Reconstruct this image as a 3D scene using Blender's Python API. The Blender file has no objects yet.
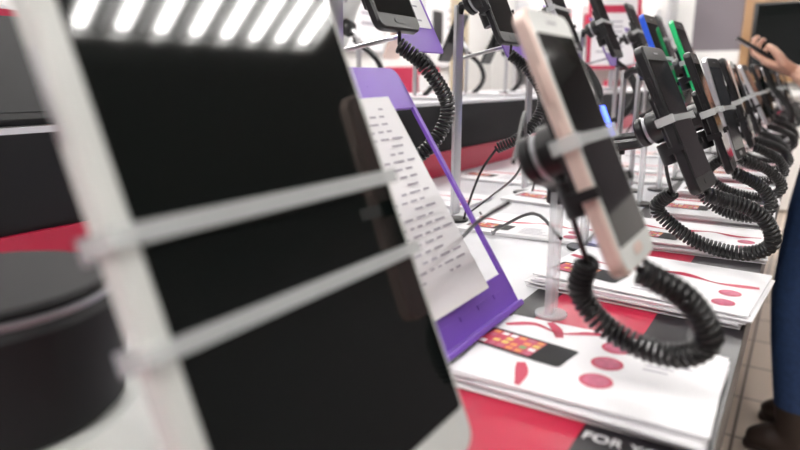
import bpy, bmesh, math, random
from mathutils import Vector, Matrix, Euler
random.seed(7)
scene = bpy.context.scene
try:
    scene.view_settings.view_transform = 'Standard'
except Exception: pass

# ---------------------------------------------------------------- materials
def mat(name, col, rough=0.5, metal=0.0, emis=0.0, ecol=None, trans=0.0, alpha=1.0, spec=0.5, var=0.06, nscale=30, coat=0.0):
    m = bpy.data.materials.new(name); m.use_nodes = True
    nt = m.node_tree; b = nt.nodes['Principled BSDF']
    b.inputs['Roughness'].default_value = rough
    b.inputs['Metallic'].default_value = metal
    b.inputs['Specular IOR Level'].default_value = spec
    b.inputs['Transmission Weight'].default_value = trans
    b.inputs['Alpha'].default_value = alpha
    b.inputs['Coat Weight'].default_value = coat
    tc = nt.nodes.new('ShaderNodeTexCoord'); no = nt.nodes.new('ShaderNodeTexNoise')
    no.inputs['Scale'].default_value = nscale
    nt.links.new(tc.outputs['Object'], no.inputs['Vector'])
    mx = nt.nodes.new('ShaderNodeMix'); mx.data_type = 'RGBA'
    mx.inputs['A'].default_value = (*[c*(1-var) for c in col], 1)
    mx.inputs['B'].default_value = (*[min(1, c*(1+var)) for c in col], 1)
    nt.links.new(no.outputs['Fac'], mx.inputs['Factor'])
    nt.links.new(mx.outputs['Result'], b.inputs['Base Color'])
    if emis > 0:
        b.inputs['Emission Color'].default_value = (*(ecol or col), 1)
        b.inputs['Emission Strength'].default_value = emis
    return m
M = {}
M['black'] = mat('black_plastic', (0.010,0.010,0.011), 0.34)
M['matte'] = mat('matte_black', (0.008,0.008,0.009), 0.62, spec=0.3)
M['coil'] = mat('black_rubber', (0.008,0.008,0.009), 0.40)
M['screen'] = mat('screen_glass', (0.005,0.007,0.0065), 0.05, var=0.02)
M['white_pl'] = mat('white_plastic', (0.70,0.72,0.69), 0.3)
M['rose'] = mat('rose_gold_metal', (0.80,0.63,0.56), 0.32, metal=0.35)
M['silver'] = mat('silver_metal', (0.62,0.62,0.64), 0.3, metal=0.7)
M['grey'] = mat('grey_metal', (0.35,0.35,0.37), 0.35, metal=0.6)
M['clear'] = mat('clear_acrylic', (0.80,0.84,0.86), 0.12, alpha=0.38)
M['strap'] = mat('frosted_strap', (0.78,0.81,0.81), 0.3, alpha=0.45)
M['purple'] = mat('purple_plastic', (0.20,0.085,0.50), 0.38)
M['paper'] = mat('white_paper', (0.87,0.86,0.88), 0.5, var=0.02)
M['ink'] = mat('grey_ink', (0.38,0.36,0.42), 0.6)
M['red'] = mat('crimson_laminate', (0.46,0.008,0.045), 0.3)
M['redprint'] = mat('crimson_print', (0.50,0.02,0.07), 0.45)
M['tblack'] = mat('black_laminate', (0.012,0.010,0.013), 0.36, spec=0.4)
M['twhite'] = mat('light_laminate', (0.64,0.64,0.67), 0.3)
M['green'] = mat('green_metal', (0.03,0.62,0.20), 0.3)
M['blue'] = mat('blue_metal', (0.03,0.12,0.75), 0.3)
M['wood'] = mat('wood_trim', (0.34,0.19,0.09), 0.5, var=0.25, nscale=8)
M['beige'] = mat('beige_paint', (0.66,0.55,0.40), 0.6)
M['wallw'] = mat('white_wall_paint', (0.86,0.85,0.84), 0.7, var=0.02, nscale=3)
M['wallg'] = mat('grey_wall_paint', (0.19,0.165,0.185), 0.7, var=0.04, nscale=3)
M['ceil'] = mat('ceiling_paint', (0.20,0.19,0.205), 0.8, var=0.04, nscale=3)
M['lamp'] = mat('lamp_diffuser', (1,1,1), 0.5, emis=46, ecol=(1.0,0.975,0.94))
M['lampbox'] = mat('lamp_housing', (0.5,0.5,0.5), 0.4, metal=0.3)
M['led'] = mat('blue_led_screen', (0.05,0.1,0.9), 0.4, emis=4, ecol=(0.08,0.15,1.0))
M['orange'] = mat('orange_print', (0.72,0.25,0.07), 0.5)
M['greenp'] = mat('green_print', (0.16,0.32,0.10), 0.5)
M['yellow'] = mat('yellow_print', (0.70,0.50,0.12), 0.5)
M['pink'] = mat('pink_print', (0.50,0.10,0.18), 0.5, var=0.5, nscale=200)
M['skin'] = mat('skin', (0.66,0.39,0.29), 0.5, var=0.05)
M['nail'] = mat('nail', (0.72,0.45,0.38), 0.3)
M['jeans'] = mat('denim', (0.030,0.070,0.19), 0.8, var=0.35, nscale=60)
M['boot'] = mat('boot_leather', (0.045,0.028,0.022), 0.5)
M['jacket'] = mat('dark_knit', (0.05,0.05,0.06), 0.85, var=0.3, nscale=80)
M['hair'] = mat('dark_hair', (0.03,0.018,0.010), 0.5, var=0.4, nscale=60)
M['eye'] = mat('eye_white', (0.8,0.8,0.8), 0.2)
M['lip'] = mat('lip', (0.45,0.15,0.13), 0.5)

# floor tiles
fm = bpy.data.materials.new('floor_tiles'); fm.use_nodes = True
nt = fm.node_tree; bs = nt.nodes['Principled BSDF']
tc = nt.nodes.new('ShaderNodeTexCoord'); br = nt.nodes.new('ShaderNodeTexBrick')
br.offset = 0.0; br.inputs['Scale'].default_value = 1.0
br.inputs['Brick Width'].default_value = 0.30; br.inputs['Row Height'].default_value = 0.30
br.inputs['Mortar Size'].default_value = 0.005
br.inputs['Color1'].default_value = (0.66,0.55,0.46,1); br.inputs['Color2'].default_value = (0.60,0.50,0.42,1)
br.inputs['Mortar'].default_value = (0.16,0.12,0.10,1)
mp = nt.nodes.new('ShaderNodeMapping'); mp.inputs['Location'].default_value=(0.07,0.1,0)
nt.links.new(tc.outputs['Object'], mp.inputs['Vector']); nt.links.new(mp.outputs['Vector'], br.inputs['Vector'])
nt.links.new(br.outputs['Color'], bs.inputs['Base Color'])
bs.inputs['Roughness'].default_value = 0.28
M['floor'] = fm

# ---------------------------------------------------------------- builder
class B:
    def __init__(s): s.v=[]; s.f=[]; s.m=[]; s.mats=[]
    def mi(s, k):
        if k not in s.mats: s.mats.append(k)
        return s.mats.index(k)
    def add(s, vs, fs, k, T=None):
        o=len(s.v); i=s.mi(k)
        for p in vs:
            p=Vector(p); s.v.append(T@p if T else p)
        for f in fs: s.f.append([a+o for a in f]); s.m.append(i)
    def box(s, c, size, k, T=None, bev=0.0):
        bm=bmesh.new(); bmesh.ops.create_cube(bm,size=1)
        for v in bm.verts: v.co=Vector((v.co.x*size[0],v.co.y*size[1],v.co.z*size[2]))+Vector(c)
        if bev>0: bmesh.ops.bevel(bm,geom=bm.edges[:],offset=bev,segments=2,affect='EDGES',profile=0.5)
        bm.verts.index_update()
        s.add([v.co.copy() for v in bm.verts],[[v.index for v in f.verts] for f in bm.faces],k,T); bm.free()
    def slab(s, x0, t, w, h, r, k, T=None, ch=0.0008, cy=0, cz=0, seg=6):
        def ring(x, ins):
            out=[]; ww=w/2-ins; hh=h/2-ins; rr=max(r-ins,0.0003)
            for (sy,sz,a0) in ((1,1,0),(-1,1,90),(-1,-1,180),(1,-1,270)):
                for j in range(seg+1):
                    a=math.radians(a0+90*j/seg)
                    out.append((x, cy+sy*(ww-rr)+rr*math.cos(a), cz+sz*(hh-rr)+rr*math.sin(a)))
            return out
        rings=[ring(x0,ch),ring(x0+ch,0),ring(x0+t-ch,0),ring(x0+t,ch)]
        n=len(rings[0]); vs=[p for q in rings for p in q]; fs=[]
        for a in range(3):
            for j in range(n):
                fs.append([a*n+j,a*n+(j+1)%n,(a+1)*n+(j+1)%n,(a+1)*n+j])
        fs.append(list(range(n))[::-1]); fs.append([3*n+j for j in range(n)])
        s.add(vs,fs,k,T)
    def loft(s, pts, rw, rt, k, side=None, n=12, T=None, cap=True, rnd=True):
        pts=[Vector(p) for p in pts]
        if not isinstance(rw,(list,tuple)): rw=[rw]*len(pts)
        if rt is None: rt=rw
        if not isinstance(rt,(list,tuple)): rt=[rt]*len(pts)
        rw=list(rw); rt=list(rt)
        if rnd:
            t0=(pts[1]-pts[0]).normalized(); t1=(pts[-1]-pts[-2]).normalized()
            a=min(rw[0],rt[0]); c=min(rw[-1],rt[-1])
            pts=[pts[0]-t0*a*.8, pts[0]-t0*a*.5]+pts+[pts[-1]+t1*c*.5, pts[-1]+t1*c*.8]
            rw=[rw[0]*.4,rw[0]*.8]+rw+[rw[-1]*.8,rw[-1]*.4]; rt=[rt[0]*.4,rt[0]*.8]+rt+[rt[-1]*.8,rt[-1]*.4]
        N=len(pts); tans=[]
        for i in range(N):
            d=pts[min(i+1,N-1)]-pts[max(i-1,0)]
            tans.append(d.normalized())
        if side is None:
            a=Vector((0,0,1)) if abs(tans[0].z)<0.9 else Vector((1,0,0))
            sd=tans[0].cross(a).normalized(); fixed=False
        else: sd=Vector(side); fixed=True
        vs=[]
        for i in range(N):
            base=Vector(side) if fixed else sd
            sd=(base-tans[i]*base.dot(tans[i])).normalized()
            t2=tans[i].cross(sd)
            for j in range(n):
                a=2*math.pi*j/n
                vs.append(pts[i]+sd*rw[i]*math.cos(a)+t2*rt[i]*math.sin(a))
        fs=[]
        for i in range(N-1):
            for j in range(n):
                fs.append([i*n+j,i*n+(j+1)%n,(i+1)*n+(j+1)%n,(i+1)*n+j])
        if cap:
            fs.append(list(range(n))[::-1]); fs.append([(N-1)*n+j for j in range(n)])
        s.add(vs,fs,k,T)
    def tube(s, pts, r, k, n=8, T=None): s.loft(pts,r,None,k,n=n,T=T,rnd=False)
    def cyl(s, p0, p1, r, k, n=28, T=None, r1=None, bev=0.0):
        p0=Vector(p0); p1=Vector(p1); r1=r if r1 is None else r1
        if bev>0:
            d=(p1-p0).normalized()
            s.loft([p0,p0+d*bev,p1-d*bev,p1],[r-bev,r,r1,r1-bev],None,k,n=n,T=T,rnd=False)
        else: s.loft([p0,p1],[r,r1],None,k,n=n,T=T,rnd=False)
    def ball(s, c, rad, k, T=None, n=16):
        bm=bmesh.new(); bmesh.ops.create_uvsphere(bm,u_segments=n,v_segments=n//2+2,radius=1)
        for v in bm.verts: v.co=Vector((v.co.x*rad[0],v.co.y*rad[1],v.co.z*rad[2]))+Vector(c)
        bm.verts.index_update()
        s.add([v.co.copy() for v in bm.verts],[[v.index for v in f.verts] for f in bm.faces],k,T); bm.free()
    def build(s, name, parent=None, ang=35):
        xs=[v.x for v in s.v]; ys=[v.y for v in s.v]; zs=[v.z for v in s.v]
        o=Vector(((min(xs)+max(xs))/2,(min(ys)+max(ys))/2,min(zs)))
        me=bpy.data.meshes.new(name); me.from_pydata([v-o for v in s.v],[],s.f)
        for k in s.mats: me.materials.append(M[k])
        me.polygons.foreach_set('material_index',s.m)
        me.polygons.foreach_set('use_smooth',[True]*len(s.f)); me.update()
        bm=bmesh.new(); bm.from_mesh(me); bmesh.ops.recalc_face_normals(bm,faces=bm.faces[:]); bm.to_mesh(me); bm.free()
        me.set_sharp_from_angle(angle=math.radians(ang))
        ob=bpy.data.objects.new(name,me); scene.collection.objects.link(ob); ob.location=o
        if parent: ob.parent=parent
        return ob

def cr(pts, step):
    P=[Vector(p) for p in pts]; P=[P[0]*2-P[1]]+P+[P[-1]*2-P[-2]]; out=[]
    for i in range(1,len(P)-2):
        L=(P[i+1]-P[i]).length; n=max(2,int(L/step))
        for j in range(n):
            t=j/n; a,b,c,d=P[i-1],P[i],P[i+1],P[i+2]
            out.append(0.5*((2*b)+(c-a)*t+(2*a-5*b+4*c-d)*t*t+(3*b-a-3*c+d)*t*t*t))
    out.append(P[-2]); return out

def coil(b, pts, R=0.0062, wr=0.0018, pitch=0.0042, k='coil', per=12, n=6):
    path=cr(pts, pitch/per)
    tan=[(path[min(i+1,len(path)-1)]-path[max(i-1,0)]).normalized() for i in range(len(path))]
    sd=tan[0].orthogonal().normalized(); out=[]; s=0
    for i,p in enumerate(path):
        if i: s+=(p-path[i-1]).length
        sd=(sd-tan[i]*sd.dot(tan[i])).normalized(); t2=tan[i].cross(sd)
        a=2*math.pi*s/pitch
        out.append(p+sd*R*math.cos(a)+t2*R*math.sin(a))
    b.loft(out,wr,None,k,n=n,rnd=False)
    return path[0],path[-1]

# ---------------------------------------------------------------- room
def simple_box(name,c,size,k,bev=0):
    b=B(); b.box(c,size,k,bev=bev); return b.build(name)
simple_box('floor',(0,2.5,-0.02),(7.0,9.4,0.04),'floor')
simple_box('ceiling',(0,2.5,2.82),(7.0,9.4,0.04),'ceil')
simple_box('wall_left',(-3.25,2.5,1.4),(0.1,9.2,2.8),'wallw')
simple_box('wall_right',(3.25,2.5,1.4),(0.1,9.2,2.8),'wallg')
simple_box('wall_near',(0,-2.05,1.4),(6.4,0.1,2.8),'wallg')
b=B(); b.box((0,7.05,0.7),(6.4,0.1,1.4),'wallw'); b.box((-2.12,7.05,2.1),(2.16,0.1,1.4),'wallw'); b.box((1.08,7.05,2.1),(4.24,0.1,1.4),'wallg'); b.build('wall_far')
b=B(); b.box((0,6.985,0.05),(6.3,0.03,0.1),'grey'); b.build('baseboard_far')
b=B(); b.box((-3.185,2.5,0.05),(0.03,8.9,0.1),'grey'); b.build('baseboard_left')

def troffer(cx,cy,n=8,L=1.45,W=0.40):
    b=B()
    for sx in (-1,1): b.box((cx+sx*W/2,cy,2.77),(0.03,L,0.06),'lampbox')
    for sy in (-1,1): b.box((cx,cy+sy*L/2,2.77),(W,0.03,0.06),'lampbox')
    b.box((cx,cy,2.795),(W,L,0.01),'lampbox')
    for i in range(n):
        y=cy-L/2+L*(i+0.5)/n
        b.box((cx,y,2.775),(W-0.08,0.048,0.02),'lamp')
        if i<n-1: b.box((cx,y+L/n/2,2.768),(W-0.04,0.008,0.045),'lampbox')
    b.build('ceiling_light')
for c in ((1.07,2.05),(-1.3,1.6),(-1.3,-0.6),(1.17,-0.6),(1.17,5.0),(-1.3,4.6),(-0.1,3.6),(0.0,-0.9),(-2.5,1.8),(-2.5,4.0),(-2.3,5.9),(-0.4,5.7)): troffer(*c)  # fixtures near the left wall are added to brighten the background

# ---------------------------------------------------------------- display table
b=B(); Y0,Y1=-0.7,4.6; yc=(Y0+Y1)/2; yl=Y1-Y0
b.box((-0.62,yc,0.46),(1.02,yl-0.12,0.80),'tblack',bev=0.004)
b.box((-0.62,yc,0.03),(0.94,yl-0.2,0.06),'grey')
def strip(x0,x1,k,z0=0.88,z1=0.92): b.box(((x0+x1)/2,yc,(z0+z1)/2),(x1-x0,yl,z1-z0),k)
strip(-1.24,-0.20,'twhite'); strip(-0.20,-0.175,'tblack'); strip(-0.175,-0.088,'red'); strip(-0.088,-0.020,'tblack')
b.box((-0.93,yc,0.995),(0.58,yl-0.02,0.15),'matte',bev=0.003)
b.box((-0.637,yc,0.947),(0.008,yl-0.02,0.050),'red')
b.box((-0.93,yc,1.072),(0.58,yl-0.02,0.006),'twhite')
for y in (0.9,1.9,2.9,3.9): b.box((-0.105,y-0.02,0.5),(0.006,0.008,0.72),'grey')
table=b.build('display_table')
def text(body,loc,size,k='paper',rotz=0):
    cu=bpy.data.curves.new('table_lettering','FONT'); cu.body=body; cu.size=size; cu.extrude=0.0001; cu.materials.append(M[k])
    o=bpy.data.objects.new('table_lettering',cu); scene.collection.objects.link(o)
    o.parent=table; o.location=Vector(loc)-table.location; o.rotation_euler=(0,0,rotz); return o
text('FOR YOU',(-0.086,0.326,0.9203),0.012); text('FOR YOU',(-0.083,0.10,0.9203),0.012)

# ---------------------------------------------------------------- brochures
def brochure(cx,cy,z,w,h,rot,n=6,design=0,jit=0.004,name='brochure_stack'):
    b=B(); zz=z+0.0006
    for i in range(n):
        t=0.0014; dx=random.uniform(-jit,jit); dy=random.uniform(-jit,jit); dr=math.radians(random.uniform(-2.5,2.5))
        if i==n-1: dx=dy=dr=0
        T=Matrix.Translation((cx+dx,cy+dy,zz+t/2))@Matrix.Rotation(math.radians(rot)+dr,4,'Z')
        b.box((0,0,0),(w,h,t*0.8),'paper',T); zz+=t
    T=Matrix.Translation((cx,cy,zz-0.0001))@Matrix.Rotation(math.radians(rot),4,'Z')
    def q(pts,k,dz=0.0002):
        b.add([(u*w,v*h,dz) for u,v in pts],[list(range(len(pts)))],k,T)
    def rect(u0,u1,v0,v1,k,dz=0.0002): q([(u0,v0),(u1,v0),(u1,v1),(u0,v1)],k,dz)
    def circ(u,v,r,k,dz=0.0002): b.add([(u*w+r*math.cos(a*math.pi/12),v*h+r*math.sin(a*math.pi/12),dz) for a in range(24)],[list(range(24))],k,T)
    def ribbon(pts,hw,k='redprint'):
        P=[Vector((u*w,v*h,0)) for u,v in pts]; P=cr(P,0.004)
        vs=[]
        for i,p in enumerate(P):
            d=(P[min(i+1,len(P)-1)]-P[max(i-1,0)]).normalized(); nrm=Vector((-d.y,d.x,0)); ww=hw*(0.65+0.35*math.sin(i*0.5))
            vs+=[p+nrm*ww+Vector((0,0,.0002)),p-nrm*ww+Vector((0,0,.0002))]
        b.add(vs,[[2*i,2*i+1,2*i+3,2*i+2] for i in range(len(P)-1)],k,T)
    def phonepic(u,v,L,Wd,ang,lit=0.55):
        T1=T@Matrix.Translation((u*w,v*h,0))@Matrix.Rotation(math.radians(ang),4,'Z')
        def rr(L,W,r,x,dz,k):
            out=[]
            for (sx,sy,a0) in ((1,1,0),(-1,1,90),(-1,-1,180),(1,-1,270)):
                for j in range(5):
                    a=math.radians(a0+90*j/4); out.append((x+sx*(L/2-r)+r*math.cos(a),sy*(W/2-r)+r*math.sin(a),dz))
            b.add(out,[list(range(len(out)))],k,T1)
        rr(L,Wd,0.004,0,0.0003,'silver'); rr(L-.002,Wd-.002,0.0035,0,0.0004,'matte')
        Ls=L*lit; x0=-L*.44; W2=Wd*.78
        rr(Ls,W2,0.001,x0+Ls/2,0.0005,'redprint')
        rnd=random.Random(3)
        for i in range(6):
            for j in range(4):
                if rnd.random()<.2: continue
                x=x0+Ls*(i+.18)/6; y=-W2/2+W2*(j+.15)/4
                b.add([(x,y,.0006),(x+Ls*.12,y,.0006),(x+Ls*.12,y+W2*.18,.0006),(x,y+W2*.18,.0006)],[[0,1,2,3]],rnd.choice(['orange','yellow','greenp','pink','paper','orange']),T1)
    if design==0:
        ribbon([(-.48,.30),(-.36,.40),(-.22,.33),(-.10,.42),(-.02,.46)],0.0035)
        ribbon([(-.30,.48),(-.24,.38),(-.20,.26)],0.004)
        ribbon([(-.26,-.20),(-.22,-.34),(-.20,-.48)],0.0045)
        phonepic(-.31,.02,w*0.46,h*0.30,-9,.6)
        for v in (.29,.04,-.21):
            circ(.06,v,0.0108,'redprint'); circ(.06,v,0.0088,'pink',0.0004)
        for i in range(4): rect(.20,.20+random.uniform(.08,.2),.25-.06*i,.265-.06*i,'ink')
    elif design==1:
        ribbon([(-.48,.16),(-.2,.06),(.1,.16),(.3,.08),(.48,.12)],0.005)
        phonepic(-.28,-.22,w*.38,h*.26,-6)
        for i in range(5): rect(-.02,-.02+random.uniform(.15,.3),-.15-.06*i,-.135-.06*i,'ink')
        for v in (-.1,-.32): circ(.38,v,0.0095,'redprint'); circ(.38,v,0.0078,'pink',0.0004)
    else:
        rect(-.46,.46,.33,.42,'redprint')
        phonepic(-.25,-.05,w*.42,h*.30,-3,.7)
        for i in range(6): rect(.03,random.uniform(.2,.4),.15-.08*i,.175-.08*i,'ink')
    return b.build(name)
brochure(-0.103,0.404,0.92,0.160,0.118,1,n=7,design=0,jit=0.005)
brochure(-0.108,0.628,0.92,0.19,0.135,-5,n=9,design=1,jit=0.008)
for i,y in enumerate([0.84,1.03,1.24,1.46,1.70,1.93,2.22,2.5,2.8,3.1,3.45,3.8]):
    brochure(-0.098,y,0.92,0.15,0.135,random.uniform(-5,5),n=8,design=1+i%2,jit=0.006)
for x,y,r in [(-0.30,0.80,4),(-0.33,1.02,-6),(-0.30,1.34,3),(-0.52,0.92,2),(-0.52,1.2,-4),(-0.50,1.55,5),(-0.31,1.5,-3),(-0.31,1.8,3),(-0.5,1.9,0),(-0.3,2.1,0),(-0.5,2.3,6),(-0.52,0.60,-5),(-0.52,0.38,4)]:
    brochure(x,y,0.92,0.17,0.12,r,n=3,design=2 if y>1 else 1)
for x,y,r in [(-0.76,0.10,4),(-0.80,0.62,-6),(-0.78,0.95,8),(-0.78,1.3,2),(-0.78,1.7,-5),(-0.78,2.1,3),(-1.02,0.12,6)]:
    brochure(x,y,1.075,0.17,0.13,r,n=5,design=random.choice([0,1,2]))

# ---------------------------------------------------------------- phones
def tilt(c,lean,yaw=0):
    return Matrix.Translation(c)@Matrix.Rotation(math.radians(yaw),4,'Z')@Matrix.Rotation(-math.radians(lean),4,'Y')

def smartphone(c,lean=25,yaw=0,w=0.073,h=0.152,t=0.008,body='black',face='black',scr='screen',name='smartphone',r=0.009):
    T=tilt(c,lean,yaw); b=B()
    b.slab(-t/2,t,w,h,r,body,T,ch=0.0014)
    b.slab(t/2-0.0002,0.0006,w-0.003,h-0.003,r-0.001,face,T,ch=0.0002)
    b.slab(t/2+0.0004,0.0003,w-0.008,h-0.030,0.001,scr,T,ch=0.0001)
    b.slab(t/2+0.0004,0.0004,0.017,0.006,0.003,body,T,ch=0.0001,cz=-h/2+0.009)
    b.box((t/2+0.0006,0,h/2-0.008),(0.0004,0.014,0.0015),'grey',T)
    b.slab(-t/2-0.0012,0.0014,0.010,0.010,0.003,'grey',T,ch=0.0003,cy=w/2-0.016,cz=h/2-0.018)
    b.box((0,-w/2-0.0004,h*0.22),(0.003,0.0012,0.02),body,T,bev=0.0004)
    b.box((0,-w/2-0.0004,h*0.05),(0.003,0.0012,0.009),body,T,bev=0.0004)
    return b.build(name)

def stand(c,lean,base,yaw=0,w=0.073,t=0.008,led=False,strapz=(0.0,),tall=False,disc=0.020,ztop=1.045):
    T=tilt(c,lean,yaw); b=B(); x0=-t/2-0.001
    b.slab(x0-0.006,0.006,0.042,0.062,0.008,'black',T)
    b.cyl((x0-0.004,0,0.0),(x0-0.020,0,0.0),0.0165,'black',T=T,bev=0.002)
    b.cyl((x0-0.020,0,0.0),(x0-0.023,0,0.0),0.0140,'led' if led else 'grey',T=T)
    b.cyl((x0-0.023,0,0.0),(x0-0.032,0,0.0),0.0150,'black',T=T,bev=0.002)
    b.cyl((x0-0.012,0,-0.018),(x0-0.012,0,-0.040),0.009,'black',T=T,bev=0.001)
    for sz in strapz:
        for sy in (-1,1): b.box((0,sy*(w/2+0.0022),sz),(t+0.008,0.0018,0.008),'strap',T)
        b.box((t/2+0.0022,0,sz),(0.0014,w+0.0064,0.006),'strap',T)
        b.box((x0-0.003,0,sz),(0.003,w+0.004,0.010),'black',T)
    for sy in (-1,1):
        b.box((x0-0.002,sy*(w/2-0.004),-0.028),(0.005,0.014,0.007),'black',T)
        b.box((0.000,sy*(w/2+0.0020),-0.028),(t+0.005,0.0025,0.006),'black',T)
    p=T@Vector((x0-0.030,0,0)); bs=Vector(base)
    if tall:
        b.box(((bs.x),(bs.y),(bs.z+p.z)/2+0.005),(0.005,0.022,p.z-bs.z-0.01),'silver',bev=0.001)
        b.tube(cr([bs+Vector((0,0,p.z-bs.z-0.01)),p+Vector((-.01,0,0)),p],0.01),0.006,'black')
    else:
        b.box((bs.x,bs.y,(bs.z+ztop)/2),(0.006,0.020,ztop-bs.z),'clear',bev=0.001)
        b.tube(cr([Vector((bs.x,bs.y,ztop-0.012)),Vector((bs.x+0.002,bs.y-0.03,ztop-0.002)),p+Vector((-0.006,0.03,-0.012)),p],0.008),0.006,'black',n=10)
        b.cyl((bs.x,bs.y,ztop-0.025),(bs.x,bs.y,ztop-0.002),0.009,'black',bev=0.001)
    b.cyl(bs+Vector((0,0,0.0003)),bs+Vector((0,0,0.004)),disc,'black' if disc>.018 else 'clear',bev=0.001)
    return b.build('phone_display_stand')

TPL=[(.0335,.004,-.072),(.059,.016,-.088),(.072,.024,-.111),(.058,.0285,-.127),(.033,.030,-.1275),(.008,.030,-.117),(-.006,.026,-.097),(.000,.019,-.076)]
def front_cable(c,s=1.0,dx=0,dz=0,per=12):
    b=B(); c=Vector(c)
    pts=[]
    for i,(x,y,z) in enumerate(TPL):
        k=1 if i in (0,7) else s
        pts.append(c+Vector((0.03+(x-0.03)*k+(dx if 0<i<6 else 0),y*k,z+(dz if 1<i<6 else 0))))
    a,e=coil(b,pts,per=per)
    b.tube(cr([a,c+Vector((.0315,0.0,-.068)),c+Vector((0.022,0,-.066))],0.004),0.0018,'coil',n=8)
    b.tube(cr([e,c+Vector((-0.004,.010,-.058)),c+Vector((-0.006,0.0,-.042))],0.004),0.0018,'coil',n=8)
    return b.build('coiled_security_cable')

c2=(-0.101,0.350,1.088)
smartphone(c2,25,0,body='rose',face='white_pl',t=0.0088,h=0.150,w=0.068)
stand(c2,25,(-0.165,0.500,0.92),t=0.0088,w=0.068,disc=0.014)
front_cable(c2,0.97)
c3=(-0.106,0.665,1.083)
smartphone(c3,26,-4,body='black',t=0.009,h=0.150,w=0.076)
stand(c3,26,(-0.207,0.735,0.92),yaw=-4,w=0.076,t=0.009)
front_cable(c3,1.25,0.012,-0.006)
rows=[(0.85,'black','black'),(1.02,'silver','black'),(1.18,'black','black'),(1.34,'rose','white_pl'),(1.52,'black','black'),(1.70,'silver','black'),(1.90,'black','black'),(2.12,'black','black'),(2.36,'silver','white_pl'),(2.62,'black','black'),(2.9,'black','black'),(3.25,'silver','black'),(3.6,'black','black'),(4.0,'black','black')]
for i,(y,bd,fc) in enumerate(rows):
    c=(-0.102+random.uniform(-.008,.006),y,1.087+random.uniform(-.008,.008)); ln=25+random.uniform(-4,4); yw=random.uniform(-6,3)
    smartphone(c,ln,yw,body=bd,face=fc)
    stand(c,ln,(-0.212,y+0.04,0.92),yaw=yw)
    front_cable(c,random.uniform(1.0,1.3),random.uniform(-.005,.015),random.uniform(-.004,.0),per=9)
# blue and green handsets raised behind the row
for (c,k) in (((-0.195,1.05,1.150),'blue'),((-0.172,1.16,1.148),'green')):
    smartphone(c,24,-3,body=k,face='black',h=0.145); stand(c,24,(-0.255,c[1]+.02,0.92),yaw=-3,tall=True)

# handset with lit blue screen on a short stand
c=(-0.325,1.22,1.035); smartphone(c,28,-22,h=0.11,w=0.058,scr='led'); stand(c,28,(-0.395,1.245,0.92),yaw=-22,w=0.058,ztop=1.0)

# purple leaflet holder
bc=(-0.188,0.402,0.928); lean=33; w,h=0.176,0.242; T=tilt(bc,lean); b=B(); t=0.003
b.slab(-t,t,w,0.034,0.009,'purple',T,cz=0.017,ch=0.0006)
b.slab(-t,t,w,0.042,0.010,'purple',T,cz=h-0.021,ch=0.0006)
b.box((-t/2,w/2-0.0025,h/2),(t,0.005,h-0.03),'purple',T)
b.box((-t/2,-w/2+0.006,h/2),(t,0.012,h-0.03),'purple',T)
b.box((0.003,0,0.004),(0.008,w-0.012,0.005),'purple',T,bev=0.001)
for i in range(5): b.box((0.0003,-w*0.34+i*w*0.17,0.020),(0.0008,w*0.10,0.0035),'purple',T)
py0,py1,pz0,pz1=-w/2+0.006,w/2-0.055,0.030,h-0.036
NY=12
def bow(y): s_=(y-py0)/(py1-py0); return 0.0012+0.010*math.sin(s_*math.pi)*0.5+0.010*s_*s_
vs=[];fs=[]
for i in range(NY+1):
    y=py0+(py1-py0)*i/NY; vs+= [(bow(y),y,pz0),(bow(y),y,pz1)]
for i in range(NY): fs.append([2*i,2*i+2,2*i+3,2*i+1])
b.add(vs,fs,'paper',T)
z=pz1-0.012
for r_ in range(22):
    y=py0+0.008
    if z<pz0+0.008: break
    while y<py1-0.018:
        L=random.uniform(0.005,0.016)
        if random.random()<0.8 and y+L<py1-0.004:
            x=max(bow(y),bow(y+L))+0.0006
            b.add([(x,y,z),(x,y+L,z),(x,y+L,z+.0016),(x,y,z+.0016)],[[0,1,2,3]],'ink',T)
        y+=L+0.004
    z-=0.0066
back=-0.13
b.tube([T@Vector((-t,0.03,h*0.93)),(bc[0]+back,bc[1]+0.03,0.924)],0.004,'purple')
p=T@Vector((-0.001,0,0.004))
b.box(((p.x+bc[0]+back)/2,bc[1]+.03,0.9225),(abs(p.x-bc[0]-back)+0.02,0.02,0.004),'purple',bev=0.001)
b.box((p.x,bc[1]+.03,(p.z+0.92)/2),(0.006,0.02,p.z-0.92),'purple')
b.build('leaflet_holder')

for i,y in enumerate([0.52,0.79,1.06,1.34,1.65,2.0,2.4]):
    c=(-0.366,y,1.233); smartphone(c,25,0,body=['black','black','silver','black'][i%4],h=0.15)
    stand(c,25,(-0.412,y,0.92),tall=True)
    b=B(); C=Vector(c)
    a,e=coil(b,[C+Vector(v) for v in ((.030,.002,-.080),(.052,.014,-.100),(.066,.034,-.135),(.060,.030,-.165),(.040,.018,-.190),(.012,.010,-.205))],R=0.0062,per=10)
    b.tube(cr([a,C+Vector((.031,0,-.066)),C+Vector((0.022,0,-.060))],.004),0.0018,'coil')
    b.tube(cr([e,C+Vector((-.01,.006,-.24)),C+Vector((-.030,.002,-.300)),C+Vector((-.030,0,-.3105))],.01),0.0018,'coil')
    b.build('coiled_security_cable')
    b=B(); T=tilt((-0.36,y+0.095,1.150),28)
    b.slab(-0.002,0.002,0.085,0.115,0.006,'purple',T,cz=0.0575); b.slab(0,0.0005,0.072,0.07,0.002,'paper',T,cz=0.066,ch=0.0001)
    for r_ in range(6): b.box((0.0008,random.uniform(-.01,0),0.04+r_*0.009),(0.0003,random.uniform(.03,.055),0.002),'ink',T)
    b.tube([T@Vector((-.003,-.03,.02)),(-0.412,y+0.012,1.15)],0.0025,'silver')
    b.build('price_tag')

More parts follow.
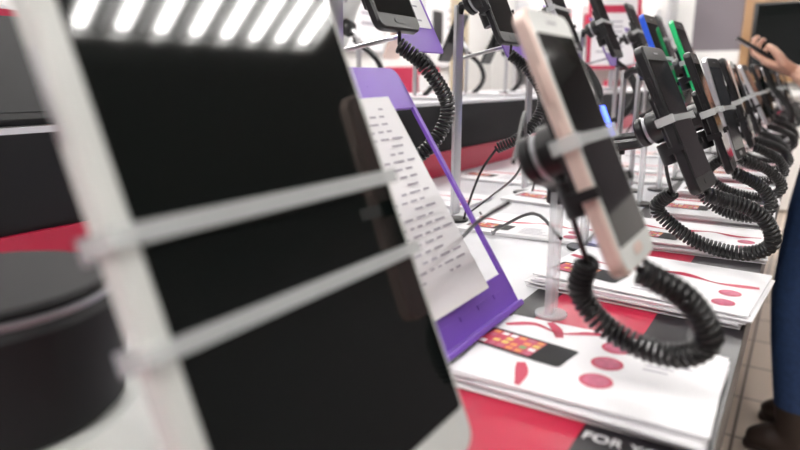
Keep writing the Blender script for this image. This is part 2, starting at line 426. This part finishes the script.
b=B()
b.tube(cr([(-0.15,0.36,1.045),(-0.19,0.40,1.02),(-0.24,0.47,0.985),(-0.30,0.55,0.95),(-0.36,0.62,0.924),(-0.42,0.70,0.923)],0.01),0.0016,'coil')
b.tube(cr([(-0.16,0.50,0.99),(-0.20,0.54,1.00),(-0.27,0.62,0.96),(-0.33,0.74,0.924),(-0.40,0.85,0.923)],0.01),0.0016,'coil')
b.tube(cr([(-0.15,0.365,1.07),(-0.185,0.47,1.095),(-0.24,0.60,1.03),(-0.36,0.80,0.96),(-0.41,0.83,0.924)],0.01),0.0014,'coil')
b.build('loose_cable')

# ---------------------------------------------------------------- foreground tablet
tc_=(-0.1626,0.1765,1.0625); T=tilt(tc_,22.1)
b=B(); w,h,t=0.148,0.250,0.0105
b.slab(-t,t,w,h,0.011,'white_pl',T,ch=0.0018)
b.slab(-0.0002,0.0006,w-0.004,h-0.004,0.009,'white_pl',T,ch=0.0002)
b.slab(0.0004,0.0006,w-0.013,h-0.030,0.002,'screen',T,ch=0.0002,cz=0.006,cy=0.002)
b.slab(0.0004,0.0006,0.020,0.007,0.0034,'silver',T,ch=0.0002,cz=-h/2+0.0085)
b.cyl((0.0004,0,h/2-0.007),(0.0009,0,h/2-0.007),0.002,'black',T=T)
b.box((-t/2,-w/2-0.0004,0.06),(0.003,0.0014,0.03),'silver',T,bev=0.0004)
b.slab(-t-0.001,0.0014,0.012,0.012,0.004,'grey',T,cy=w/2-0.02,cz=h/2-0.02)
b.build('tablet_computer')
b=B()
for sz,hh in ((0.0125,0.0066),(-0.024,0.0060)):
    b.box((0.0026,0,sz),(0.0014,w+0.004,hh),'strap',T)
    for sy in (-1,1): b.box((-t/2,sy*(w/2+0.0012),sz),(t+0.006,0.0012,hh),'strap',T)
    b.box((-t-0.004,0,sz),(0.004,w+0.002,hh+0.002),'grey',T)
b.slab(-t-0.010,0.009,0.10,0.11,0.012,'black',T,cz=-0.015)
b.cyl((-t-0.008,0,0),(-t-0.035,0,0),0.024,'black',T=T,bev=0.002)
p=T@Vector((-t-0.03,0,0))
b.tube(cr([p,p+Vector((-.02,0,-.02)),(p.x-.03,p.y,1.0),(p.x-.03,p.y,0.925)],0.01),0.008,'silver',n=12)
b.cyl((p.x-.03,p.y,0.9203),(p.x-.03,p.y,0.928),0.026,'white_pl',bev=0.002)
b.build('tablet_display_stand')

# round black device on white base at left
b=B(); cx,cy=-0.345,0.140
b.cyl((cx,cy,0.9203),(cx,cy,0.948),0.088,'white_pl',n=56,r1=0.076,bev=0.006)
b.cyl((cx,cy,0.948),(cx,cy,1.012),0.062,'matte',n=56,r1=0.067,bev=0.004)
b.cyl((cx,cy,1.012),(cx,cy,1.0145),0.063,'grey',n=56)
b.cyl((cx,cy,1.0145),(cx,cy,1.020),0.060,'matte',n=56,bev=0.002)
b.build('smart_speaker')

# black tablet on the upper tier
T=tilt((-0.712,0.34,1.137),50); b=B()
b.slab(-0.009,0.009,0.28,0.17,0.012,'matte',T); b.slab(0,0.0005,0.26,0.15,0.002,'matte',T,ch=0.0001)
b.box((-0.745,0.34,1.093),(0.05,0.10,0.034),'matte',bev=0.003)
b.build('tablet_on_tier')
# striped product box behind it
T=Matrix.Translation((-1.03,0.50,1.075))@Matrix.Rotation(math.radians(15),4,'Z'); b=B()
b.box((0,0,0.075),(0.09,0.20,0.15),'paper',T,bev=.002)
for i,k in enumerate(('orange','wood','orange')): b.box((0.0455,0,0.03+i*.04),(0.001,0.18,0.014),k,T)
b.box((0.0455,0,0.135),(0.001,0.19,0.018),'redprint',T)
b.build('product_box')
for i,y in enumerate((0.95,1.2,1.45,1.75,2.05,2.4)):
    c=(-0.93,y,1.245); smartphone(c,25,180,body=['black','white_pl','rose','black'][i%4])
    b=B(); T=tilt(c,25,180)
    b.cyl((-0.005,0,0),(-0.03,0,0),0.018,'black',T=T,bev=0.002)
    p=T@Vector((-0.028,0,0)); b.tube(cr([p,p+Vector((.02,0,-.02)),(p.x+.02,y,1.10),(p.x+.02,y,1.078)],0.01),0.006,'silver')
    b.cyl((p.x+.02,y,1.0753),(p.x+.02,y,1.081),0.022,'black',bev=0.001)
    b.build('phone_display_stand')
    b=B(); coil(b,[Vector(p)+Vector(v) for v in ((0,.01,-.02),(.045,.03,-.06),(.06,.04,-.10),(.05,.04,-.13),(.03,.03,-.155))],R=.006,per=8)
    b.tube([Vector(p)+Vector((0,.01,-.02)),Vector(p)],.0018,'coil'); b.tube([Vector(p)+Vector((.03,.03,-.155)),(p.x+.028,y+.01,1.081)],.0018,'coil')
    b.build('coiled_security_cable')

# red framed sign on tier
T=Matrix.Translation((-0.70,2.72,1.0753))@Matrix.Rotation(math.radians(-62),4,'Z')@Matrix.Rotation(-math.radians(4),4,'Y')
b=B(); 
b.box((0,0,0.24),(0.006,0.19,0.28),'paper',T)
for sy in (-1,1): b.box((0.002,sy*0.098,0.24),(0.012,0.014,0.30),'redprint',T,bev=.002)
for z in (0.096,0.384): b.box((0.002,0,z),(0.012,0.21,0.014),'redprint',T,bev=.002)
b.box((0.0035,0,0.33),(0.001,0.13,0.03),'redprint',T)
for i in range(7): b.box((0.0035,random.uniform(-.02,0),0.28-i*0.02),(0.001,random.uniform(.07,.12),0.006),'ink',T)
b.box((0,0,0.05),(0.008,0.02,0.085),'silver',T); b.box((0,0,0.007),(0.08,0.12,0.006),'silver',T)
b.build('framed_price_sign')

# ---------------------------------------------------------------- background furniture
b=B()
b.box((-2.35,3.4,0.48),(0.60,3.6,0.92),'wallw',bev=.004); b.box((-2.35,3.4,0.965),(0.66,3.7,0.05),'silver',bev=.004); b.box((-2.04,3.4,0.88),(0.012,3.6,0.08),'red')
b.build('service_counter')
b=B(); b.box((-2.4,3.9,1.10),(0.25,0.35,0.22),'redprint',bev=.004); b.box((-2.27,3.9,1.10),(0.004,0.25,0.12),'paper'); b.build('promo_box')
b=B(); b.box((-2.4,2.6,1.17),(0.03,0.40,0.28),'black',bev=.005); b.box((-2.382,2.6,1.175),(0.002,0.37,0.24),'screen'); b.box((-2.42,2.6,1.03),(0.03,0.05,0.08),'black'); b.box((-2.42,2.6,0.995),(0.16,0.22,0.01),'black'); b.build('computer_monitor')
b=B(); b.box((-1.95,3.75,1.4),(0.09,0.09,2.8),'beige',bev=.004); b.box((-1.95,3.75,0.06),(0.12,0.12,0.12),'grey'); b.build('support_column')
def poster(x,y,z,wy,hz,top,k):
    b=B(); b.box((x,y,z),(0.015,wy,hz),'paper'); b.box((x+0.009,y,z+hz*0.40),(0.004,wy*.96,hz*.12),top); b.box((x+0.009,y-wy*.2,z-hz*.08),(0.004,wy*.25,hz*.35),k)
    for i in range(5): b.box((x+0.009,y+wy*.22,z+hz*(.12-.09*i)),(0.004,wy*.3,hz*.03),'ink')
    for s_ in (-1,1): b.box((x,y+s_*wy/2,z),(0.025,0.02,hz+.02),'silver'); b.box((x,y,z+s_*hz/2),(0.025,wy,0.02),'silver')
    b.build('wall_poster')
poster(-3.185,1.0,1.7,0.8,1.0,'redprint','black'); poster(-3.185,2.6,1.8,0.8,0.9,'purple','orange'); poster(-3.185,4.3,1.8,0.8,0.9,'redprint','blue'); poster(-3.185,5.8,1.7,0.8,0.9,'purple','black')
b=B(); sx=-1.95
b.box((sx,6.83,1.0),(1.5,0.04,1.9),'wallw')
for z in (0.45,0.85,1.25,1.6): b.box((sx,6.68,z),(1.5,0.3,0.025),'silver')
for s_ in (-1,1): b.box((sx+s_*.76,6.68,0.97),(0.03,0.34,1.94),'silver')
for z in (0.4625,0.8625,1.2625,1.6125):
    x=sx-0.7
    while x<sx+0.6:
        wd=random.uniform(.07,.14); hz=random.uniform(.14,.26)
        b.box((x+wd/2,6.66,z+hz/2),(wd*.92,0.16,hz),random.choice(['paper','redprint','orange','silver','paper','paper','redprint'])); x+=wd+random.uniform(.01,.06)
b.build('wall_display_shelf')
b=B(); b.box((0.20,6.96,1.50),(1.60,0.07,0.80),'wood',bev=.006); b.box((0.20,6.915,1.50),(1.44,0.03,0.64),'black',bev=.004); b.box((0.20,6.898,1.51),(1.38,0.004,0.58),'screen'); b.build('wall_television')
b=B(); b.box((0.10,6.5,0.5),(2.2,0.5,0.96),'wallw',bev=.004); b.box((0.10,6.5,1.0),(2.26,0.56,0.04),'wallw',bev=.003); b.box((0.10,6.23,0.85),(2.2,0.01,0.08),'redprint'); b.build('storage_cabinet')

# ---------------------------------------------------------------- person
PX=-0.030
def remesh_obj(b,name,vox,matfn,mats,parent=None,sm=5):
    ob=b.build('tmp_remesh')
    md=ob.modifiers.new('r','REMESH'); md.mode='VOXEL'; md.voxel_size=vox; md.use_smooth_shade=True
    s_=ob.modifiers.new('s','SMOOTH'); s_.factor=0.5; s_.iterations=sm
    dg=bpy.context.evaluated_depsgraph_get(); ev=ob.evaluated_get(dg); me=bpy.data.meshes.new_from_object(ev)
    loc=ob.location.copy(); bpy.data.objects.remove(ob)
    me.name=name; me.materials.clear()
    for k in mats: me.materials.append(M[k])
    for p in me.polygons:
        p.material_index=mats.index(matfn(p.center+loc)); p.use_smooth=True
    o=bpy.data.objects.new(name,me); scene.collection.objects.link(o); o.location=loc
    if parent: o.parent=parent
    return o
person=bpy.data.objects.new('shopper',None); scene.collection.objects.link(person); person.location=(PX,0,0)
b=B(); S=(0,1,0)
b.loft([(.155,2.17,.84),(.155,2.17,.93),(.160,2.17,1.05),(.165,2.17,1.18),(.17,2.17,1.30),(.17,2.17,1.39),(.16,2.17,1.43)],[.15,.165,.14,.155,.175,.165,.09],[.105,.108,.092,.100,.105,.085,.06],'skin',side=S,n=24)
b.loft([(.16,2.17,1.40),(.145,2.17,1.47),(.135,2.17,1.52)],[.06,.052,.05],[.055,.05,.05],'skin',side=S,n=16)
b.loft([(.105,2.17,1.495),(.11,2.17,1.525),(.118,2.17,1.57),(.125,2.17,1.62),(.13,2.17,1.665),(.135,2.17,1.69)],[.035,.055,.068,.074,.066,.040],[.045,.075,.092,.095,.082,.05],'skin',side=S,n=20)
b.loft([(.035,2.17,1.585),(.018,2.17,1.557),(.028,2.17,1.548)],[.007,.013,.011],None,'skin',n=10)
for sy in (-1,1): b.loft([(.13,2.17+sy*.074,1.60),(.132,2.17+sy*.080,1.575),(.126,2.17+sy*.074,1.55)],[.016,.018,.010],[.008,.009,.006],'skin',side=(1,0,0),n=10)
for (hy,ky,ay,dx) in ((2.085,2.075,2.07,0),(2.255,2.265,2.28,.03)):
    b.loft([(.135+dx*.3,hy,.88),(.122+dx,hy,.78),(.102+dx,(hy+ky)/2,.62),(.086+dx,ky,.50),(.098+dx,ky,.38),(.112+dx,ay,.25),(.125+dx,ay,.12),(.130+dx,ay,.07)],[.095,.095,.086,.074,.072,.066,.058,.052],[.100,.100,.090,.078,.076,.070,.062,.056],'skin',side=S,n=20)
    b.loft([(.165+dx,ay,.047),(.11+dx,ay,.055),(.05+dx,ay,.045),(.02+dx,ay,.036)],[.038,.042,.046,.036],[.045,.05,.042,.032],'skin',side=S,n=18)
b.loft([(.165,2.06,1.385),(.17,1.985,1.365),(.18,1.955,1.27),(.175,1.94,1.18),(.155,1.935,1.105),(.11,1.975,1.085),(.05,2.045,1.112),(.004,2.098,1.138)],[.06,.062,.052,.047,.046,.046,.040,.029],[.06,.062,.052,.047,.046,.046,.038,.026],'skin',side=None,n=16)
b.loft([(.165,2.28,1.385),(.17,2.355,1.365),(.185,2.39,1.27),(.20,2.405,1.12),(.17,2.40,1.02),(.13,2.39,.92),(.12,2.388,.88)],[.06,.062,.052,.044,.041,.032,.026],None,'skin',side=None,n=16)
def bm_(p):
    if p.z<0.17: return 'boot'
    if (p.y<2.06 and p.x<.13 and 1.0<p.z<1.25) or (p.x<0.06 and 1.0<p.z<1.3): return 'skin'
    if p.y>2.33 and p.z<0.93 and p.z>.8: return 'skin'
    if p.z<0.93: return 'jeans'
    if p.z<1.445: return 'jacket'
    return 'skin'
remesh_obj(b,'body',0.008,bm_,['skin','jeans','boot','jacket'],person,sm=6)
b=B()
for dx,ay in ((0,2.07),(.03,2.28)): b.loft([(.19+dx,ay,.012),(.12+dx,ay,.012),(.05+dx,ay,.012),(.00+dx,ay,.012)],[.038,.042,.046,.032],.0118,'boot',side=S,n=18)
b.build('boot_soles',person)
b=B()
for sy in (-1,1):
    b.ball((.044,2.17+sy*.031,1.598),(.012,.013,.009),'eye'); b.ball((.0355,2.17+sy*.031,1.598),(.005,.006,.006),'black')
    b.loft([(.040,2.17+sy*.016,1.622),(.036,2.17+sy*.032,1.626),(.046,2.17+sy*.048,1.620)],[.003]*3,None,'hair',n=8)
b.loft([(.048,2.148,1.530),(.036,2.17,1.532),(.048,2.192,1.530)],[.003,.006,.003],None,'lip',n=8)
b.build('face_features',person)
b=B()
b.loft([(.155,2.17,1.42),(.175,2.17,1.50),(.165,2.17,1.58),(.155,2.17,1.64),(.145,2.17,1.69),(.14,2.17,1.712)],[.07,.088,.086,.085,.068,.035],[.045,.06,.075,.09,.085,.05],'hair',side=S,n=20)
b.loft([(.065,2.17,1.665),(.10,2.17,1.70),(.14,2.17,1.712)],[.05,.06,.05],[.018,.02,.02],'hair',side=S,n=14)
remesh_obj(b,'hair',0.007,lambda p:'hair',['hair'],person,sm=5)

def hand(name,W,fwd,up,side,curls,thumb,parent):
    W=Vector(W); F=Vector(fwd).normalized(); U=Vector(up); U=(U-F*U.dot(F)).normalized(); Sd=F.cross(U).normalized()
    if Sd.dot(Vector(side))<0: Sd=-Sd
    b=B()
    P=lambda f,s,u: W+F*f+Sd*s+U*u
    b.loft([P(-.035,0,0),P(0,0,0),P(.03,0,0),P(.065,0,0),P(.088,0,0)],[.026,.026,.036,.041,.038],[.022,.019,.0165,.014,.011],'skin',side=Sd,n=18)
    offs=[.030,.010,-.010,-.029]; lens=[.072,.080,.074,.058]; st=[.088,.092,.088,.080]
    nb=B()
    for i in range(4):
        L=lens[i]; ang=0; f=st[i]-.012; s=offs[i]; u=0; pts=[P(f-.01,s,u)]; 
        segs=[.46,.30,.24]; rr=[.0095]
        pts.append(P(f,s,u)); rr.append(.0095)
        for j,sg in enumerate(segs):
            ang+=math.radians(curls[i][j]); 
            for q in (0.5,1.0):
                f+=math.cos(ang)*L*sg*.5+(.006 if j==0 else 0); u+=math.sin(ang)*L*sg*.5
                pts.append(P(f,s+(offs[i]*.05*j),u)); rr.append([.0088,.0092,.0080,.0082,.0075,.0066][j*2+(0 if q<1 else 1)])
        b.loft(pts,rr,None,'skin',side=Sd,n=12)
        e=pts[-1]; d=(pts[-1]-pts[-2]).normalized(); nn=d.cross(Sd).normalized()
        if nn.dot(U)>0 and ang<1.5: nn=-nn
        nb.ball(e+nn*.005,(.0045,.0045,.0045),'nail',n=10)
    b.loft([P(.012,.018,.004)]+[P(*q) for q in thumb],[.015,.0135,.0115,.0102,.0088],None,'skin',n=12)
    remesh_obj(b,name,0.0026,lambda p:'skin',['skin'],parent,sm=4); nb.build(name+'_nails',parent)
hand('left_hand',(-.004,2.106,1.142),(-.92,.12,.34),(.34,0,.94),(0,-1,0),[(20,35,30),(24,38,30),(28,42,32),(32,45,35)],[(.035,.040,.012),(.055,.048,.026),(.075,.044,.036),(.092,.036,.040)],person)
hand('right_hand',(.118,2.388,.875),(-.25,0,-.97),(0,-1,-.0),(-1,0,0),[(12,20,18),(15,24,20),(18,28,22),(20,30,24)],[(.035,.040,.008),(.058,.048,.014),(.078,.048,.020),(.094,.044,.026)],person)
b=B(); T=Matrix.Translation((-.106,2.116,1.202))@Matrix.Rotation(math.radians(8),4,'Z')@Matrix.Rotation(-math.radians(58),4,'Y')
b.slab(-.004,.008,.072,.142,.009,'black',T,ch=.0014); b.slab(.004,.0006,.066,.120,.001,'screen',T,ch=.0001)
b.slab(-.0052,.0014,.01,.01,.003,'grey',T,cy=.02,cz=.055,ch=.0003)
b.build('held_phone',person)
b=B()
b.tube(cr([(-.115,2.12,1.16),(-.09,2.08,1.11),(-.04,2.0,1.03),(-.05,1.90,.97),(-.12,1.84,.945),(-.19,1.83,.9225)],.01),.0022,'coil')
coil(b,[(-.115,2.12,1.16),(-.085,2.06,1.10),(-.035,1.98,1.04),(-.04,1.90,.98),(-.09,1.85,.955)],per=9)
b.build('coiled_security_cable')

# ---------------------------------------------------------------- world, camera
wd=bpy.data.worlds.new('World'); scene.world=wd; wd.use_nodes=True
wd.node_tree.nodes['Background'].inputs[0].default_value=(1,0.97,0.92,1); wd.node_tree.nodes['Background'].inputs[1].default_value=0.15
cam=bpy.data.cameras.new('Camera'); co=bpy.data.objects.new('Camera',cam); scene.collection.objects.link(co)
co.location=(0,0,1.12); co.rotation_euler=(math.radians(90-13.1),0,math.radians(32.7))
cam.lens=28; cam.sensor_width=36; cam.clip_start=0.01
cam.dof.use_dof=True; cam.dof.focus_distance=0.70; cam.dof.aperture_fstop=4.6
scene.camera=co
